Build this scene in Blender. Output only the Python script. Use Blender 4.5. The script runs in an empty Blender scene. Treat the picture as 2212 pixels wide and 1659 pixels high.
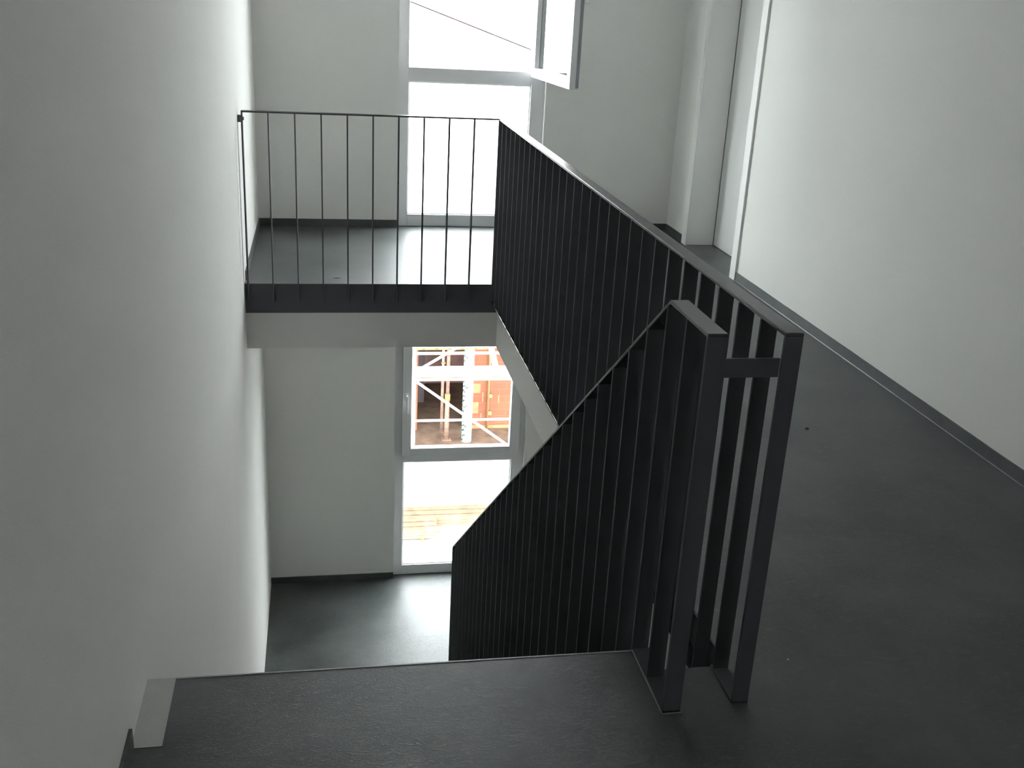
import bpy, bmesh, math, random
from mathutils import Vector, Matrix
random.seed(7)
SC = bpy.context.scene
COL = SC.collection

# ------------------------------------------------------------------ helpers
def link(o):
    COL.objects.link(o); return o

def empty(name, loc, rz=0.0):
    o = bpy.data.objects.new(name, None)
    o.location = loc; o.rotation_euler = (0, 0, rz); o.empty_display_size = .1
    return link(o)

def tag(o, label=None, cat=None, group=None, kind=None):
    if label: o['label'] = label
    if cat: o['category'] = cat
    if group: o['group'] = group
    if kind: o['kind'] = kind
    return o

class MB:
    """collects shapes in world coordinates, links them as ONE mesh object"""
    def __init__(s): s.bm = bmesh.new()
    def box(s, x0, x1, y0, y1, z0, z1):
        v = [s.bm.verts.new(p) for p in ((x0,y0,z0),(x1,y0,z0),(x1,y1,z0),(x0,y1,z0),(x0,y0,z1),(x1,y0,z1),(x1,y1,z1),(x0,y1,z1))]
        for f in ((3,2,1,0),(4,5,6,7),(0,1,5,4),(1,2,6,5),(2,3,7,6),(3,0,4,7)):
            s.bm.faces.new([v[i] for i in f])
        return s
    def prism(s, poly, axis, a, b):
        """poly of 2-D points swept along an axis ('x': (y,z), 'y': (x,z), 'z': (x,y)) from a to b"""
        def P(p, t):
            return {'x': (t, p[0], p[1]), 'y': (p[0], t, p[1]), 'z': (p[0], p[1], t)}[axis]
        A = [s.bm.verts.new(P(p, a)) for p in poly]; B = [s.bm.verts.new(P(p, b)) for p in poly]
        n = len(poly)
        s.bm.faces.new(A); s.bm.faces.new(list(reversed(B)))
        for i in range(n):
            s.bm.faces.new((A[i], B[i], B[(i+1) % n], A[(i+1) % n]))
        return s
    def tube(s, p, q, r, seg=14, r2=None):
        p = Vector(p); q = Vector(q); d = (q-p)
        z = d.normalized(); x = z.orthogonal().normalized(); y = z.cross(x)
        r2 = r if r2 is None else r2
        A = []; B = []
        for i in range(seg):
            a = 2*math.pi*i/seg; o = x*math.cos(a)+y*math.sin(a)
            A.append(s.bm.verts.new(p+o*r)); B.append(s.bm.verts.new(q+o*r2))
        s.bm.faces.new(list(reversed(A))); s.bm.faces.new(B)
        for i in range(seg):
            f = s.bm.faces.new((A[i], A[(i+1) % seg], B[(i+1) % seg], B[i])); f.smooth = True
        return s
    def xform(s, M):
        bmesh.ops.transform(s.bm, matrix=M, verts=s.bm.verts); return s
    def build(s, name, mat, parent=None, bevel=0.0, seg=2):
        bmesh.ops.recalc_face_normals(s.bm, faces=s.bm.faces)
        me = bpy.data.meshes.new(name); s.bm.to_mesh(me); s.bm.free()
        me.materials.append(mat)
        o = bpy.data.objects.new(name, me); link(o)
        if parent is not None:
            o.parent = parent
            # parts are modelled in world coordinates; the thing's Empty only carries a translation (and a turn)
            W = Matrix.Translation(parent.location) @ parent.rotation_euler.to_matrix().to_4x4()
            p = parent
            while p.parent is not None:
                p = p.parent
                W = Matrix.Translation(p.location) @ p.rotation_euler.to_matrix().to_4x4() @ W
            me.transform(W.inverted())
        if bevel > 0:
            b = o.modifiers.new('bevel', 'BEVEL'); b.width = bevel; b.segments = seg
            b.limit_method = 'ANGLE'; b.angle_limit = math.radians(40)
            b.harden_normals = False
        return o

def frame_boxes(mb, x0, x1, z0, z1, y0, y1, l, r, b, t):
    mb.box(x0, x0+l, y0, y1, z0, z1).box(x1-r, x1, y0, y1, z0, z1)
    mb.box(x0+l, x1-r, y0, y1, z0, z0+b).box(x0+l, x1-r, y0, y1, z1-t, z1)
    return mb

# ---------------------------------------------------------------- materials
def newmat(name):
    m = bpy.data.materials.new(name); m.use_nodes = True
    nt = m.node_tree; b = nt.nodes['Principled BSDF']
    return m, nt, b

def N(nt, t, **kw):
    n = nt.nodes.new(t)
    for k, v in kw.items(): setattr(n, k, v)
    return n

def plain(name, col, rough=.5, metal=0.0, spec=.5, bump=0, bscale=200, var=0.0, vscale=6):
    m, nt, b = newmat(name)
    b.inputs['Base Color'].default_value = (*col, 1)
    b.inputs['Roughness'].default_value = rough; b.inputs['Metallic'].default_value = metal
    b.inputs['Specular IOR Level'].default_value = spec
    tc = N(nt, 'ShaderNodeTexCoord')
    if var > 0:
        n = N(nt, 'ShaderNodeTexNoise'); n.inputs['Scale'].default_value = vscale; n.inputs['Detail'].default_value = 5
        nt.links.new(tc.outputs['Object'], n.inputs['Vector'])
        r = N(nt, 'ShaderNodeValToRGB')
        r.color_ramp.elements[0].position = .3; r.color_ramp.elements[1].position = .7
        r.color_ramp.elements[0].color = (*[c*(1-var) for c in col], 1)
        r.color_ramp.elements[1].color = (*[min(1, c*(1+var)) for c in col], 1)
        nt.links.new(n.outputs['Fac'], r.inputs['Fac']); nt.links.new(r.outputs['Color'], b.inputs['Base Color'])
    if bump > 0:
        n = N(nt, 'ShaderNodeTexNoise'); n.inputs['Scale'].default_value = bscale; n.inputs['Detail'].default_value = 3
        nt.links.new(tc.outputs['Object'], n.inputs['Vector'])
        bp = N(nt, 'ShaderNodeBump'); bp.inputs['Strength'].default_value = bump; bp.inputs['Distance'].default_value = .002
        nt.links.new(n.outputs['Fac'], bp.inputs['Height']); nt.links.new(bp.outputs['Normal'], b.inputs['Normal'])
    return m

M = {}
M['wall'] = plain('white_plaster', (.80, .80, .775), .85, bump=.25, bscale=260, var=.012, vscale=2.5, spec=.25)
M['ceiling'] = plain('white_ceiling_paint', (.80, .80, .79), .9, bump=.15, bscale=220, spec=.2)
M['slabpaint'] = plain('white_slab_paint', (.74, .73, .71), .9, bump=.2, bscale=240, var=.012, vscale=2.0, spec=.2)
M['pvc'] = plain('white_window_plastic', (.78, .785, .80), .35)
M['pvc2'] = plain('white_window_hardware', (.80, .80, .80), .25)
M['hard'] = plain('grey_sash_hardware', (.30, .30, .32), .4)
M['gasket_and_shade'] = plain('grey_gasket_and_shade', (.12, .12, .125), .6)  # sash rubber; also the painted gap shadow round the door leaf
M['doorw'] = plain('white_door_lacquer', (.80, .81, .80), .45)
M['steelframe'] = plain('white_frame_lacquer', (.84, .84, .83), .4)
M['metal'] = plain('anthracite_powder_coat', (.088, .089, .098), .6, bump=.06, bscale=900, spec=.25)
M['railtop'] = plain('anthracite_satin_rail', (.068, .069, .075), .24, spec=.55)
M['alu'] = plain('dull_nosing_strip', (.34, .34, .34), .35, metal=.3)
M['seal'] = plain('clear_sealant', (.20, .205, .21), .33, spec=.5)
M['chrome'] = plain('bracket_steel', (.16, .16, .165), .4, metal=.5)

# linoleum: dark grey, mottled, with faint scuffs and a satin polish
def lino():
    m, nt, b = newmat('dark_grey_linoleum')
    tc = N(nt, 'ShaderNodeTexCoord')
    n1 = N(nt, 'ShaderNodeTexNoise'); n1.inputs['Scale'].default_value = 2.2; n1.inputs['Detail'].default_value = 6; n1.inputs['Roughness'].default_value = .6
    n2 = N(nt, 'ShaderNodeTexNoise'); n2.inputs['Scale'].default_value = 34; n2.inputs['Detail'].default_value = 4
    mp = N(nt, 'ShaderNodeMapping'); mp.inputs['Rotation'].default_value = (0, 0, .9); mp.inputs['Scale'].default_value = (1.0, 3.2, 1.0)
    n3 = N(nt, 'ShaderNodeTexNoise'); n3.inputs['Scale'].default_value = 22; n3.inputs['Detail'].default_value = 3; n3.inputs['Distortion'].default_value = 1.2
    nt.links.new(tc.outputs['Object'], n1.inputs['Vector']); nt.links.new(tc.outputs['Object'], n2.inputs['Vector'])
    nt.links.new(tc.outputs['Object'], mp.inputs['Vector']); nt.links.new(mp.outputs['Vector'], n3.inputs['Vector'])
    r1 = N(nt, 'ShaderNodeValToRGB'); e = r1.color_ramp.elements
    e[0].position = .36; e[0].color = (.041, .048, .047, 1); e[1].position = .64; e[1].color = (.082, .090, .088, 1)
    nt.links.new(n1.outputs['Fac'], r1.inputs['Fac'])
    r3 = N(nt, 'ShaderNodeValToRGB'); e = r3.color_ramp.elements
    e[0].position = .60; e[0].color = (0, 0, 0, 1); e[1].position = .74; e[1].color = (1, 1, 1, 1)
    nt.links.new(n3.outputs['Fac'], r3.inputs['Fac'])
    ml = N(nt, 'ShaderNodeMath', operation='MULTIPLY'); nt.links.new(r3.outputs['Color'], ml.inputs[0]); ml.inputs[1].default_value = .45
    mx = N(nt, 'ShaderNodeMix', data_type='RGBA'); mx.inputs[7].default_value = (.13, .135, .133, 1)
    nt.links.new(ml.outputs[0], mx.inputs[0]); nt.links.new(r1.outputs['Color'], mx.inputs[6])
    nt.links.new(mx.outputs[2], b.inputs['Base Color'])
    mr = N(nt, 'ShaderNodeMapRange'); mr.inputs[3].default_value = .35; mr.inputs[4].default_value = .50
    nt.links.new(n1.outputs['Fac'], mr.inputs[0]); nt.links.new(mr.outputs[0], b.inputs['Roughness'])
    w1 = N(nt, 'ShaderNodeTexNoise'); w1.inputs['Scale'].default_value = 46; w1.inputs['Detail'].default_value = 4; w1.inputs['Distortion'].default_value = 2.2
    w2 = N(nt, 'ShaderNodeTexNoise'); w2.inputs['Scale'].default_value = 1.7; w2.inputs['Detail'].default_value = 3
    nt.links.new(mp.outputs['Vector'], w1.inputs['Vector']); nt.links.new(tc.outputs['Object'], w2.inputs['Vector'])
    pw = N(nt, 'ShaderNodeMapRange'); pw.inputs[1].default_value = .53; pw.inputs[2].default_value = .68
    nt.links.new(w1.outputs['Fac'], pw.inputs[0])
    wa = N(nt, 'ShaderNodeMapRange'); wa.inputs[1].default_value = .40; wa.inputs[2].default_value = .62; wa.inputs[3].default_value = .15
    nt.links.new(w2.outputs['Fac'], wa.inputs[0])
    pm = N(nt, 'ShaderNodeMath', operation='MULTIPLY'); nt.links.new(pw.outputs[0], pm.inputs[0]); nt.links.new(wa.outputs[0], pm.inputs[1])
    sm = N(nt, 'ShaderNodeMath', operation='MULTIPLY_ADD'); nt.links.new(n2.outputs['Fac'], sm.inputs[0]); sm.inputs[1].default_value = .25
    nt.links.new(pm.outputs[0], sm.inputs[2])
    bp = N(nt, 'ShaderNodeBump'); bp.inputs['Strength'].default_value = .26; bp.inputs['Distance'].default_value = .006
    nt.links.new(sm.outputs[0], bp.inputs['Height']); nt.links.new(bp.outputs['Normal'], b.inputs['Normal'])
    b.inputs['Specular IOR Level'].default_value = .5
    return m
M['lino'] = lino()
M['screed'] = plain('bare_pale_screed', (.50, .495, .475), .9, bump=.2, bscale=150, var=.05, vscale=9)
M['slate'] = plain('dark_purple_sheet', (.13, .10, .11), .8, var=.1)

def glass():
    m = bpy.data.materials.new('window_glass'); m.use_nodes = True
    nt = m.node_tree; nt.nodes.clear()
    out = N(nt, 'ShaderNodeOutputMaterial'); mix = N(nt, 'ShaderNodeMixShader')
    t = N(nt, 'ShaderNodeBsdfTransparent'); t.inputs['Color'].default_value = (.95, .965, .96, 1)
    g = N(nt, 'ShaderNodeBsdfGlossy'); g.inputs['Roughness'].default_value = .0
    fr = N(nt, 'ShaderNodeFresnel'); 
    ge = N(nt, 'ShaderNodeNewGeometry'); mp = N(nt, 'ShaderNodeMapRange')   # same reflectance on both faces of the sheet
    mp.inputs[3].default_value = 1.5; mp.inputs[4].default_value = 1/1.5
    nt.links.new(ge.outputs['Backfacing'], mp.inputs[0]); nt.links.new(mp.outputs[0], fr.inputs['IOR'])
    nt.links.new(fr.outputs[0], mix.inputs[0]); nt.links.new(t.outputs[0], mix.inputs[1]); nt.links.new(g.outputs[0], mix.inputs[2])
    nt.links.new(mix.outputs[0], out.inputs['Surface'])
    return m
M['glass'] = glass()

def brick(name, c1, c2, mortar, scale, w=.5, h=.25):
    m, nt, b = newmat(name)
    tc = N(nt, 'ShaderNodeTexCoord'); sp = N(nt, 'ShaderNodeSeparateXYZ'); cb = N(nt, 'ShaderNodeCombineXYZ')
    nt.links.new(tc.outputs['Object'], sp.inputs[0]); ad = N(nt, 'ShaderNodeMath', operation='ADD')
    nt.links.new(sp.outputs[0], ad.inputs[0]); nt.links.new(sp.outputs[1], ad.inputs[1])
    nt.links.new(ad.outputs[0], cb.inputs[0]); nt.links.new(sp.outputs[2], cb.inputs[1])
    br = N(nt, 'ShaderNodeTexBrick'); br.inputs['Scale'].default_value = scale
    br.inputs['Color1'].default_value = (*c1, 1); br.inputs['Color2'].default_value = (*c2, 1); br.inputs['Mortar'].default_value = (*mortar, 1)
    br.inputs['Mortar Size'].default_value = .012; br.inputs['Brick Width'].default_value = w; br.inputs['Row Height'].default_value = h
    nt.links.new(cb.outputs[0], br.inputs['Vector'])
    nt.links.new(br.outputs['Color'], b.inputs['Base Color']); b.inputs['Roughness'].default_value = .85
    return m
M['brick'] = brick('terracotta_block', (.235, .082, .040), (.20, .064, .034), (.22, .10, .06), 2.0)
M['brickin'] = plain('unplastered_clay_inside', (.46, .27, .24), .9, var=.25, vscale=3)
M['palemortar'] = plain('pale_mortar_patch', (.27, .18, .09), .9, var=.15, vscale=12)
M['rawfloor'] = plain('dusty_screed', (.17, .115, .082), .9, var=.35, vscale=4)
M['concrete'] = plain('pale_gravel_concrete', (.40, .395, .38), .9, var=.06, vscale=3)
M['roofmem'] = plain('white_roof_sheet', (.75, .75, .75), .8)
M['galv'] = plain('galvanised_tube', (.80, .80, .80), .45, metal=0, var=.04, vscale=10)
M['deck'] = plain('bleached_scaffold_board', (.75, .72, .68), .8, var=.08, vscale=12)
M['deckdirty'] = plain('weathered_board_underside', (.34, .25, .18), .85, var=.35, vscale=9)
M['yellow'] = plain('yellow_warning_paint', (.34, .30, .04), .5)
M['black'] = plain('black_marking', (.05, .035, .01), .6)
M['rust'] = plain('dusty_prop_steel', (.24, .15, .115), .7, var=.35, vscale=20)
M['collar'] = plain('yellow_prop_collar', (.32, .22, .07), .6)
M['film'] = plain('white_plastic_film', (.42, .47, .48), .4, var=.06, vscale=20)
M['teal'] = plain('teal_print', (.008, .055, .036), .5)
M['conduit'] = plain('ochre_conduit', (.30, .17, .075), .6)
M['timber'] = plain('sawn_timber', (.155, .108, .068), .75, var=.3, vscale=9)
M['strap'] = plain('yellow_strap', (.30, .19, .02), .5)
M['housewall'] = plain('white_render', (.8, .8, .8), .9)
M['rooftile'] = plain('pale_roof_tile', (.62, .60, .58), .8)
M['verge'] = plain('red_verge_board', (.062, .030, .032), .7)
M['chipdark'] = plain('dark_chip', (.02, .02, .02), .8)
M['chiplight'] = plain('white_plaster_chip', (.7, .7, .68), .8)

# ------------------------------------------------------------- measurements
XL, XR = -.452, 2.658            # side walls
YB, YW = -3.2, 7.772             # back wall, far wall
ZL = -3.0155                     # lower floor
ZC = 2.62                        # ceiling
SLB = -.405                      # underside of the upper slab
XG0, XG1 = 1.021, 1.065          # flat bars of the guard
XS0, XS1 = .830, .877            # flat bars of the stair railing
XV = 1.070                       # edge of the slab beside the void
Y0 = 2.091                       # near end posts
YN = 2.344                       # top nosing
YV = 2.25                        # near slab edge
YF = 6.165                       # far slab edge
XW0, XW1 = .556, 1.632           # window opening

# ------------------------------------------------------------------ setting
def struct(mb, name, mat, parent=None, bevel=0):
    o = mb.build(name, mat, parent, bevel)
    if parent is None: o['kind'] = 'structure'
    return o

def floor_plan(mb, z0, z1):
    mb.box(XL, XR, YB, 2.083, z0, z1).box(-.382 if z1 == 0 else XL, XR, 2.083, YV, z0, z1)
    mb.box(XV, XR, YV, YW, z0, z1)
    mb.box(XL, XV, YF, YW, z0, z1)
    return mb
f = floor_plan(MB(), -.006, 0)
f.box(-.382, .826, YV, YN-.004, -.006, 0)
f.box(XR, 2.872, 6.354, 7.306, -.006, 0)
f.box(XW0, XW1, YW, 7.83, -.006, 0)
struct(f, 'floor', M['lino'])
s = floor_plan(MB(), SLB, -.006)
s.box(XR, 3.1, 6.354, 7.306, SLB, -.006)
struct(s, 'ceiling_lower', M['slabpaint'])
struct(MB().box(XL, XR, YB, YW, ZL-.25, ZL).box(XW0, XW1, YW, 7.83, ZL-.25, ZL), 'floor_lower', M['lino'])
struct(MB().box(XL-.3, XR+.5, YB-.3, YW+.3, ZC, ZC+.3), 'ceiling', M['ceiling'])
struct(MB().box(XL-.3, XL, YB-.3, YW+.3, ZL-.25, ZC), 'wall_left', M['wall'])
w = MB()
w.box(XR, XR+.45, YB-.3, 6.354, ZL-.25, ZC).box(XR, XR+.45, 7.306, YW+.3, ZL-.25, ZC)
w.box(XR, XR+.45, 6.354, 7.306, 2.08, ZC).box(XR, XR+.45, 6.354, 7.306, ZL-.25, SLB)
w.box(2.95, XR+.45, 6.354, 7.306, SLB, 2.08)
struct(w, 'wall_right', M['wall'])
WT = 2.36                        # height of the windows above their floors
w = MB()
w.box(XL, XW0, YW, YW+.34, ZL-.25, ZC).box(XW1, XR, YW, YW+.34, ZL-.25, ZC)
w.box(XW0, XW1, YW, YW+.34, WT, ZC)
w.box(XW0, XW1, YW, YW+.34, ZL+WT, -.006)
w.box(XW0, XW1, 7.83, YW+.34, -.04, .012)
w.box(XW0, XW1, YW+.06, YW+.34, ZL-.25, ZL)
struct(w, 'wall_far', M['wall'])
w = MB()                         # back wall behind the viewer, with a tall unseen opening added to let in daylight
BX0, BX1, BZ0, BZ1 = 1.2, 1.5, 1.2, 2.0
w.box(XL, BX0, YB-.3, YB, ZL-.25, ZC).box(BX1, XR, YB-.3, YB, ZL-.25, ZC)
w.box(BX0, BX1, YB-.3, YB, ZL-.25, BZ0).box(BX0, BX1, YB-.3, YB, BZ1, ZC)
struct(w, 'wall_back', M['wall'])

# straight stair under the near floor edge (hidden from the photo's viewpoint by the top nosing)
st = MB()
n, rise, going = 17, -ZL/17, .2394
for k in range(1, n):
    y = YN + (k-1)*going
    z = -k*rise
    lo = z-.22 if k < n-1 else ZL
    st.box(XL, .826, y-.02, y+going, max(ZL, z-.30), z)
st.box(XL, .826, YV, YN-.01, -.30, -.006)
struct(st, 'floor_stairs', M['lino'])

# skirtings (strips of the floor's own linoleum)
BH, BT = .056, .008
def skirting(name, x0, x1, y0, y1, z):
    return struct(MB().box(x0, x1, y0, y1, z, z+BH), name, M['lino'])
skirting('baseboard_left', XL, XL+BT, YB, 2.083, 0)
skirting('baseboard_left_far', XL, XL+BT, 6.24, YW, 0)
skirting('baseboard_right', XR-BT, XR, YB, 6.277, 0)
skirting('baseboard_right_far', XR-BT, XR, 7.366, YW, 0)
skirting('baseboard_far', XL, XW0, YW-BT, YW, 0)
skirting('baseboard_far_right', XW1, XR, YW-BT, YW, 0)
skirting('baseboard_lower_far', XL, XW0, YW-BT, YW, ZL)
skirting('baseboard_lower_right', XW1, XR, YW-BT, YW, ZL)
# sealant bead along the right skirting
b = MB(); r = .003
b.prism([(XR-BT, 0), (XR-BT-r, 0), (XR-BT-r*.8, r*.5), (XR-BT-r*.45, r*.85), (XR-BT, r)], 'y', YB, 6.277)
struct(b, 'trim_1', M['seal'])
# white-painted strip left bare of linoleum along the wall at the head of the stair, and the strip under the top nosing
struct(MB().box(XL, -.382, 2.083, YN, -.006, .001), 'trim_2', M['screed'])
struct(MB().box(-.382, .826, YN-.005, YN, -.03, .0012), 'trim_3', M['alu'])
b = MB().box(.8262, .8292, 2.070, YN, 0, .0025).box(.8262, .880, 2.066, 2.070, 0, .0025)
struct(b, 'trim_4', M['alu'])

# door in its recess in the right wall
d = empty('door_1', (2.872, 6.83, 0)); d['kind'] = 'structure'
MB().box(2.872, 2.92, 6.358, 7.302, .006, 2.07).build('door_leaf', M['doorw'], d)
fr = MB()
fr.box(XR-.012, 2.872, 7.306-.012, 7.306, 0, 2.08).box(XR-.012, XR+.001, 7.275, 7.366, 0, 2.16)
fr.box(XR-.012, 2.872, 6.354, 6.366, 0, 2.08).box(XR-.014, XR+.001, 6.278, 6.366, 0, 2.16)
fr.box(XR-.012, 2.872, 6.354, 7.306, 2.068, 2.08).box(XR-.012, XR+.001, 6.278, 7.366, 2.07, 2.16)
fr.build('door_frame', M['steelframe'], d, bevel=.0015)
MB().box(2.868, 2.8735, 7.288, 7.294, .006, 2.068).box(2.868, 2.8735, 6.366, 7.294, 0, .006).build('door_gap_shadow', M['gasket_and_shade'], d)  # dark strips drawn in for the gap and its shadow round the leaf

# windows: fixed lower pane, transom, inward-opening upper sash hinged on the right
def handle(name, parent, x, y, z, rot=0, turned=False):
    h = MB()
    h.box(-.013, .013, -.010, 0, -.035, .035)
    h.tube((0, -.010, .012), (0, -.045, .012), .008)
    h.box(-.009, .009, -.056, -.040, -.125, .022)
    T = Matrix.Translation((0, 0, .012)) @ Matrix.Rotation(math.radians(-90 if turned else 0), 4, 'Y') @ Matrix.Translation((0, 0, -.012))
    h.xform(Matrix.Translation((x, y, z)) @ Matrix.Rotation(rot, 4, 'Z') @ T)
    return h.build(name, M['pvc2'], parent, bevel=.003)

def window(name, z, open_deg):
    w = empty(name, (1.094, 7.83, z)); w['kind'] = 'structure'
    ya, yb = 7.825, 7.90
    f = MB()
    f.box(XW0, .633, ya, yb, z, z+WT).box(1.5306, XW1, ya, yb, z, z+WT)
    f.box(.633, 1.5306, ya, yb, z, z+.089).box(.633, 1.5306, ya, yb, z+WT-.075, z+WT)
    f.box(.633, 1.5306, ya, yb, z+1.053, z+1.152)
    f.build('fixed_frame', M['pvc'], w, bevel=.004)
    bd = frame_boxes(MB(), .627, 1.5366, z+.083, z+1.059, 7.838, 7.86, .014, .014, .014, .014)
    bd.build('glazing_bead', M['pvc2'], w, bevel=.002)
    MB().box(.633, 1.5306, 7.862, 7.866, z+.089, z+1.053).build('fixed_pane', M['glass'], w)
    # sash, modelled shut, then swung about its right hinge
    x0, x1, z0, z1, sy0, sy1 = .618, 1.585, z+1.118, z+WT-.035, 7.800, 7.866
    R = Matrix.Translation((x1, sy0, 0)) @ Matrix.Rotation(math.radians(open_deg), 4, 'Z') @ Matrix.Translation((-x1, -sy0, 0))
    fs = frame_boxes(MB(), x0, x1, z0, z1, sy0, sy1, .074, .080, .067, .075).xform(R)
    so = fs.build('sash_frame', M['pvc'], w, bevel=.004)
    MB().box(x0+.07, x1-.076, 7.828, 7.832, z0+.063, z1-.071).xform(R).build('sash_pane', M['glass'], so)
    g = frame_boxes(MB(), x0+.070, x1-.076, z0+.063, z1-.071, 7.8275, 7.8315, .006, .006, .006, .006)
    g.xform(R).build('sash_gasket', M['gasket_and_shade'], so)
    MB().box(x0-.0015, x0+.001, sy0+.004, sy0+.026, z0+.01, z1-.01).xform(R).build('edge_hardware', M['hard'], so)
    hp = R @ Vector((x0+.032, sy0, z+1.64))
    handle('window_handle', so, hp.x, hp.y, hp.z, math.radians(open_deg), open_deg > 0)
    if open_deg:
        k = MB()   # keeps on the rebate of the open frame
        for kx in (.70, 1.02, 1.38):
            k.box(kx, kx+.03, ya+.02, ya+.045, z+1.152, z+1.158)
        k.build('lock_keep', M['pvc2'], w)
    return w
window('window_1', 0.0, 94)
window('window_2', ZL, 0)

# -------------------------------------------------------------- the railings
TH = .008
def upright(name, x0, x1, y0, y1, z0, z1, parent, mat=None):
    return MB().box(x0, x1, y0, y1, z0, z1).build(name, mat or M['metal'], parent, bevel=.0012, seg=1)

guard = empty('guard_railing', (XG0, Y0, 0))
tag(guard, 'dark flat-bar guard railing level around the stair opening on the upper floor', 'railing')
MB().box(XG0, XG1, Y0, YF, .990, 1.0).build('top_rail', M['railtop'], guard, bevel=.0028, seg=3)
FY0, FY1 = 6.123, YF
MB().box(-.434, XG0, FY0, FY1, .990, 1.0).build('top_rail', M['railtop'], guard, bevel=.0028, seg=3)
upright('end_post', XG0, XG1, Y0, Y0+.010, 0, .990, guard)
upright('end_post', -.434, -.425, FY0, FY1, -.10, .990, guard)
first = None
step = (6.140-Y0)/29
def bar_copies(proto, dxyz):
    c = proto.copy(); c.location = Vector(proto.location)+Vector(dxyz); COL.objects.link(c); c.parent = proto.parent
    return c
upright('baluster', XG0, XG1, Y0+step, Y0+step+TH, 0.006, .990, guard)
p = upright('baluster', XG0, XG1, Y0+2*step, Y0+2*step+TH, -.1015, .990, guard)
for k in range(3, 30):
    bar_copies(p, (0, (k-2)*step, 0))
p = upright('baluster', -.290, -.282, FY0, FY1-.004, -.10, .990, guard)
for k in range(1, 9):
    bar_copies(p, (k*.1457, 0, 0))
MB().box(XG0, XG1, Y0, YV, 0, .006).build('foot_plate', M['metal'], guard, bevel=.001, seg=1)
MB().box(XG1+.0002, XV-.0005, YV, YF, -.165, -.0005).build('edge_plate', M['metal'], guard)
MB().box(XG0, XG1, YV, YF-.006, -.1115, -.1015).build('bottom_rail', M['railtop'], guard, bevel=.0022, seg=2)
MB().box(XL+.001, XG1-.002, YF-.004, YF-.0005, -.180, -.0005).build('edge_plate', M['metal'], guard)
br = MB().box(XL, -.434, FY0+.006, FY0+.036, .936, .974).tube((-.426, FY0+.021, .955), (-.418, FY0+.021, .955), .010, 12)
br.build('wall_bracket', M['chrome'], guard, bevel=.001)

stair = empty('stair_railing', (XS0, 2.0735, 0))
tag(stair, 'dark flat-bar stair railing whose handrail slopes down to the lower floor', 'railing')
YA, YB2, YE = 2.0735, 2.341, 6.1175
SL = (1.005+1.794)/(YE-YB2)
def hz(y): return 1.005-max(0, y-YB2)*SL
t = .010
hr = MB().prism([(YA, 1.005), (YB2, 1.005), (YE, hz(YE)), (YE, hz(YE)-t*1.25), (YB2-.003, 1.005-t), (YA, 1.005-t)], 'x', XS0, XS1)
hr.build('handrail', M['railtop'], stair, bevel=.0020, seg=3)
upright('newel_post', XS0, XS1, YA, YA+.010, 0, .995, stair)
upright('newel_post', XS0, XS1, YE-.010, YE, ZL, hz(YE)-t, stair)
sstep = (YE-.010-YA)/29
def foot(y): return 0.006 if y < YN-.02 else -(y-YN)*(rise/going)-.20
proto = None
for k in range(1, 29):
    y = YA+k*sstep
    if y < YB2:
        upright('baluster', XS0, XS1, y, y+TH, foot(y), .996, stair)
    elif proto is None:
        proto = upright('baluster', XS0, XS1, y, y+TH, max(ZL+.02, foot(y)), hz(y)-.006, stair); py = y
    else:
        bar_copies(proto, (0, y-py, hz(y)-hz(py)))
MB().box(XS0, XS1, YA, YN, 0, .006).build('foot_plate', M['metal'], stair, bevel=.001, seg=1)
def nz(y): return -(y-YN)*(rise/going)
MB().prism([(YN, -.02), (YE, max(ZL, nz(YE)-.02)), (YE, ZL), (YE-.3, ZL), (YN, -.33)], 'x', .8265, XS0).build('stringer_plate', M['metal'], stair)
cb = MB().box(XS1-.004, XG0, 2.1015, 2.1075, .891, .937)
cb.build('connecting_bar', M['metal'], stair, bevel=.001, seg=1)

# ------------------------------------------------------------ bits on floors
def chip(name, x, y, r, h, mat, label, squash=.6, rz=.3):
    bm = bmesh.new(); bmesh.ops.create_icosphere(bm, subdivisions=2, radius=r)
    for v in bm.verts:
        v.co += Vector((random.uniform(-1, 1), random.uniform(-1, 1), 0))*r*.18
        v.co.y *= squash; v.co.z = max(v.co.z, -.0)*h/r
    me = bpy.data.meshes.new(name); bm.to_mesh(me); bm.free(); me.materials.append(mat)
    o = bpy.data.objects.new(name, me); o.location = (x, y, 0); o.rotation_euler = (0, 0, rz); link(o)
    return tag(o, label, 'debris')
chip('floor_crumb', 2.034, 3.842, .010, .005, M['chipdark'], 'tiny dark crumb on the grey floor right of the guard railing')
chip('plaster_crumb', 1.2494, 2.2575, .004, .003, M['chiplight'], 'tiny white crumb on the grey floor beside the near railing post')
chip('floor_crumb', .088, 6.293, .022, .003, M['chipdark'], 'thin dark scrap on the far landing behind the level balusters', .15, .05)

# ------------------------------------------------------------ outside ground
G = -5.5
go = struct(MB().box(-30, 34, 8.115, 70, G-.3, G), 'floor_outside', M['concrete'])

# unfinished clay-block building opposite the lower window
bld = empty('brick_building', (2.0, 16.7, G))
tag(bld, 'unfinished orange clay-block building seen through the lower window', 'building')
FT = -2.6
MB().box(2.47, 9, 16.7, 17.0, G, FT).build('front_wall', M['brick'], bld)
MB().box(-6, 1.578, 16.7, 17.0, G, FT).build('front_wall', M['brick'], bld)
MB().box(1.578, 2.47, 16.7, 17.0, -3.05, FT).build('lintel', M['brick'], bld)
MB().box(-6, 9, 19.0, 19.3, G, FT).box(-6, -5.7, 17, 19, G, FT).box(8.7, 9, 17, 19, G, FT).build('inner_wall', M['brickin'], bld)
MB().box(1.0, 1.82, 18.0, 18.2, G, FT).build('partition', M['slate'], bld)
MB().box(-6, 9, 12.6, 19.3, FT, FT+.22).build('roof_shade_canopy', M['roofmem'], bld)  # roof carried forward as an added, unseen canopy to shade the brick front
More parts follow.
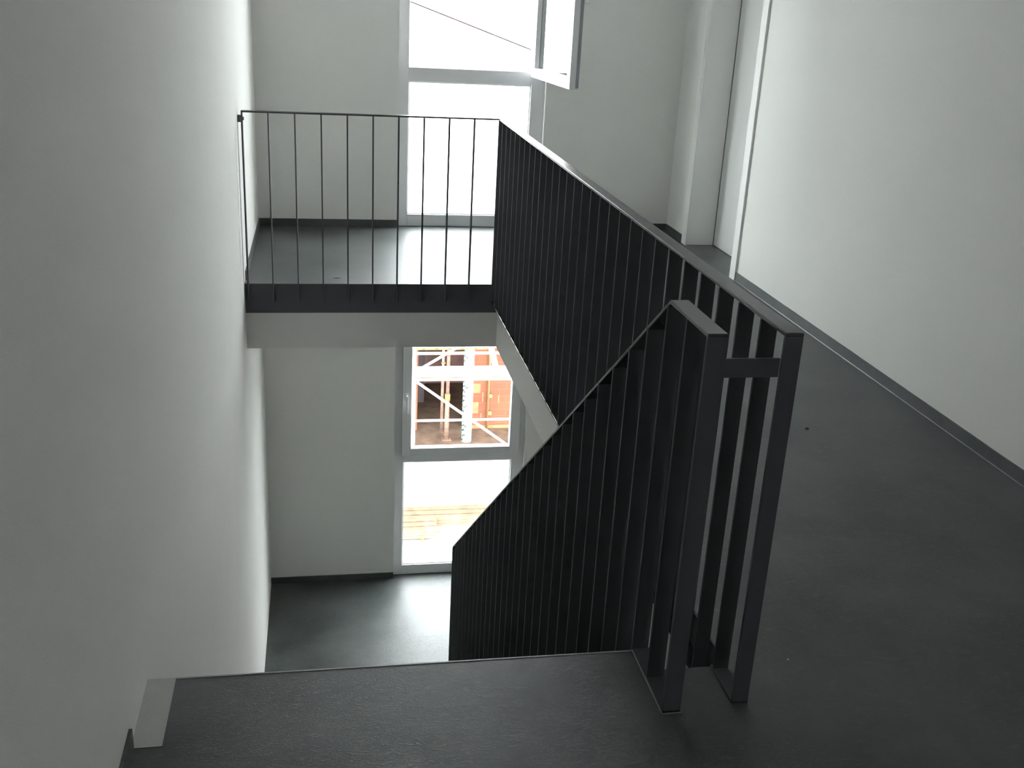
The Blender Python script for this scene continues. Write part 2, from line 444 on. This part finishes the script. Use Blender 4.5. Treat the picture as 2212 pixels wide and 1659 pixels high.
MB().box(-6, 9, 15.95, 19, G, G+.012).build('floor_slab', M['rawfloor'], bld)
MB().box(2.49, 9, 16.685, 16.70, G+.03, G+.085).build('plinth_strip', M['palemortar'], bld)
for (x0, x1, z0, z1) in ((2.50, 2.665, -4.81, -4.64), (2.50, 2.64, -5.19, -4.98), (2.50, 2.62, -4.46, -4.40)):
    MB().box(x0, x1, 16.692, 16.70, z0, z1).build('pale_patch', M['palemortar'], bld)
for (x0, x1, z0, z1) in ((2.70, 2.72, -4.98, -4.80), (2.68, 2.70, -5.30, -5.20), (2.98, 3.00, -5.0, -4.86)):
    MB().box(x0, x1, 16.694, 16.70, z0, z1).build('mortar_smear', M['palemortar'], bld)

cd = empty('conduit_pipe', (2.80, 16.66, G))
tag(cd, 'thin ochre conduit pipe with round clips running up the orange block wall', 'pipe')
MB().tube((2.80, 16.655, G+.012), (2.80, 16.655, FT-.02), .020).build('pipe', M['conduit'], cd)
for z in (-4.85, -5.17, -3.98):
    MB().tube((2.835, 16.698, z), (2.835, 16.63, z), .036).build('pipe_clip', M['palemortar'], cd)

# wrapped column in front of the doorway, with rows of printed teal marks
wc = empty('wrapped_post', (2.375, 16.2, G))
tag(wc, 'round white film-wrapped column with teal print on its edge', 'column')
MB().tube((2.375, 16.2, G+.012), (2.375, 16.2, FT-.004), .088, 24).build('column_wrap', M['film'], wc)
bm_ = MB()
zz = -5.46
k = 0
while zz < -2.7:
    a0 = math.radians(172 + (k % 3)*5); L_ = math.radians((44, 66, 52, 84)[k % 4]); seg = 6
    for i in range(seg):
        a = a0 + L_*i/seg; b_ = a0 + L_*(i+1)/seg
        hgt = .020 if k % 2 else .030
        za = zz + .018*math.sin(i*1.3+k); zb = zz + .018*math.sin((i+1)*1.3+k)
        rr = .0885
        P = [(2.375+rr*math.cos(a), 16.2+rr*math.sin(a), za), (2.375+rr*math.cos(b_), 16.2+rr*math.sin(b_), zb)]
        v = [bm_.bm.verts.new(c) for c in ((*P[0][:2], za), (*P[1][:2], zb), (*P[1][:2], zb+hgt), (*P[0][:2], za+hgt))]
        bm_.bm.faces.new(v)
    zz += .088; k += 1
bm_.build('printed_marks', M['teal'], wc)

sp = empty('steel_prop', (2.04, 16.3, G))
tag(sp, 'dusty steel building prop with yellow collar in the dark doorway', 'prop')
MB().tube((2.045, 16.3, -4.70), (2.045, 16.3, G+.012), .040).build('outer_tube', M['rust'], sp)
MB().tube((2.045, 16.3, -4.70), (2.045, 16.3, -2.9), .030).build('inner_tube', M['rust'], sp)
MB().tube((2.045, 16.3, -4.78), (2.045, 16.3, -4.66), .046).build('collar', M['collar'], sp)
MB().box(1.97, 2.12, 16.22, 16.38, G+.012, G+.022).build('base_plate', M['rust'], sp)
sq = empty('steel_prop', (1.99, 16.62, G))
tag(sq, 'thinner pale prop tube standing just behind the yellow-collared prop', 'prop')
MB().tube((1.995, 16.62, G+.012), (1.995, 16.62, -4.3), .026).build('outer_tube', M['rust'], sq)
MB().tube((1.995, 16.62, -4.3), (1.995, 16.62, -3.06), .020).build('inner_tube', M['galv'], sq)
for z in (-4.22, -4.38, -4.50):
    MB().tube((1.965, 16.60, z), (2.03, 16.60, z), .022).build('wing_nut', M['palemortar'], sq)

# tube scaffold between the two buildings
sf = empty('scaffold', (2.0, 14.3, G))
tag(sf, 'white tube scaffold with boarded deck and diagonal braces before the orange building', 'scaffold')
r = .021
for x in (1.29, 3.35):
    MB().tube((x, 14.3, G), (x, 14.3, -2.62), .034).build('standard', M['galv'], sf)
    MB().tube((x, 15.2, G), (x, 15.2, -2.62), .024).build('standard', M['galv'], sf)
for z in (-4.29, -3.645, -3.24):
    MB().tube((1.25, 14.26, z), (3.4, 14.26, z), r if z > -4 else .019).build('ledger', M['galv'], sf)
for (a, b) in (((1.345, 14.335, -3.71), (2.80, 14.335, -4.80)), ((1.36, 14.335, -3.52), (1.95, 14.335, -3.16)), ((2.40, 14.335, -3.12), (2.52, 14.335, -3.56))):
    MB().tube(a, b, .020 if a[0] < 2 else .045).build('diagonal_brace', M['galv'], sf)
MB().box(1.30, 3.35, 14.325, 14.44, -3.640, -3.585).build('deck_board', M['deckdirty'], sf)
MB().box(1.30, 3.35, 14.445, 14.56, -3.640, -3.585).build('deck_board', M['deck'], sf)
MB().box(1.33, 3.35, 14.33, 14.352, -3.583, -3.47).build('toe_board', M['deck'], sf)
wb = MB().box(1.33, 2.46, 14.33, 14.35, -3.21, -3.08).build('warning_board', M['yellow'], sf)
for i in range(6):
    x = 1.43 + i*.19
    for (cx, zb, zt) in ((x, -3.205, -3.155), (x+.095, -3.125, -3.172)):
        MB().prism([(cx-.026, zb), (cx+.026, zb), (cx, zt)], 'y', 14.3285, 14.33).build('triangle_mark', M['black'], wb)

# two stacks of sawn boards on the ground
def board(x0, x1, y, z, w, h, rz, label, n0=[0]):
    o = MB().box(-(x1-x0)/2, (x1-x0)/2, -w/2, w/2, 0, h).build('timber_board', M['timber'], None, bevel=.003, seg=1)
    o.location = ((x0+x1)/2, y, z); o.rotation_euler = (0, 0, rz)
    return tag(o, label, 'board', 'sawn boards in the longer rear stack' if label is LA else 'sawn boards in the shorter front stack')
LA = 'pale sawn board in the longer stack behind, outside the lower glass pane'
LB = 'pale sawn board in the shorter front stack, outside the lower glass pane at left'
for lay in range(3):
    for i in range(3):
        board(.6+random.uniform(-.05, .05), 3.6+random.uniform(-.1, .1), 13.28+i*.14, G+lay*.045, .098, .043, random.uniform(-.008, .008), LA)
for lay in range(3):
    for i in range(3):
        board(-.6+random.uniform(-.05, .05), 1.50+random.uniform(-.05, .06), 12.88+i*.14, G+.03+lay*.045, .098, .043, random.uniform(-.011, .011), LB)
o = MB().box(1.30, 1.345, 12.82, 13.148, G, G+.03).build('timber_bearer', M['strap'])
tag(o, 'yellow bearer block under the right end of the front board stack', 'wood block')

# house beyond, its roof edge just visible through the open upper sash
hs = empty('white_house', (1.0, 30, G))
tag(hs, 'white house with red roof verge far behind the upper window', 'house')
MB().prism([(-3.5, G), (6.2, G), (6.2, .1), (1.2, 1.73), (-3.5, .2)], 'y', 30.0, 39).build('walls', M['housewall'], hs)
sl = (1.73-.1)/5.0
MB().prism([(1.2, 1.76), (6.6, 1.76-5.4*sl), (6.6, 1.90-5.4*sl), (1.2, 1.90), (-3.9, .23), (-3.9, .09)], 'y', 29.7, 39.3).build('roof', M['rooftile'], hs)
MB().prism([(3.20, 1.76-2.0*sl-.01), (4.6, 1.76-3.4*sl-.01), (4.6, 1.76-3.4*sl+.035), (3.20, 1.76-2.0*sl+.035)], 'y', 29.66, 29.70).build('verge_board', M['verge'], hs)

# --------------------------------------------------------------- light, view
W = bpy.data.worlds.new('overcast_sky'); SC.world = W; W.use_nodes = True
bg = W.node_tree.nodes['Background']
bg.inputs['Color'].default_value = (.945, .985, 1.0, 1); bg.inputs['Strength'].default_value = 23.5

cam = bpy.data.cameras.new('camera'); co = bpy.data.objects.new('camera', cam); link(co)
cam.sensor_width = 36; cam.lens = 36*2259.94/2212; cam.clip_start = .02; cam.clip_end = 300
fw = Vector((0.17705202, 0.92017652, -0.34918154)); rt = Vector((0.98410783, -0.17041326, 0.04991101)); up = Vector((0.01357823, 0.35246913, 0.93572493))
mw = Matrix.Identity(4)
for i in range(3):
    mw[i][0] = rt[i]; mw[i][1] = up[i]; mw[i][2] = -fw[i]
mw[2][3] = 1.68103
co.matrix_world = mw
SC.camera = co

SC.view_settings.view_transform = 'Standard'; SC.view_settings.look = 'None'
SC.view_settings.gamma = 1; SC.view_settings.use_curve_mapping = False
SC.view_settings.exposure = 0.0
cy = SC.cycles
cy.use_denoising = True; cy.max_bounces = 14; cy.diffuse_bounces = 8; cy.glossy_bounces = 6; cy.transparent_max_bounces = 16
cy.sample_clamp_indirect = 12; cy.caustics_reflective = False; cy.caustics_refractive = False
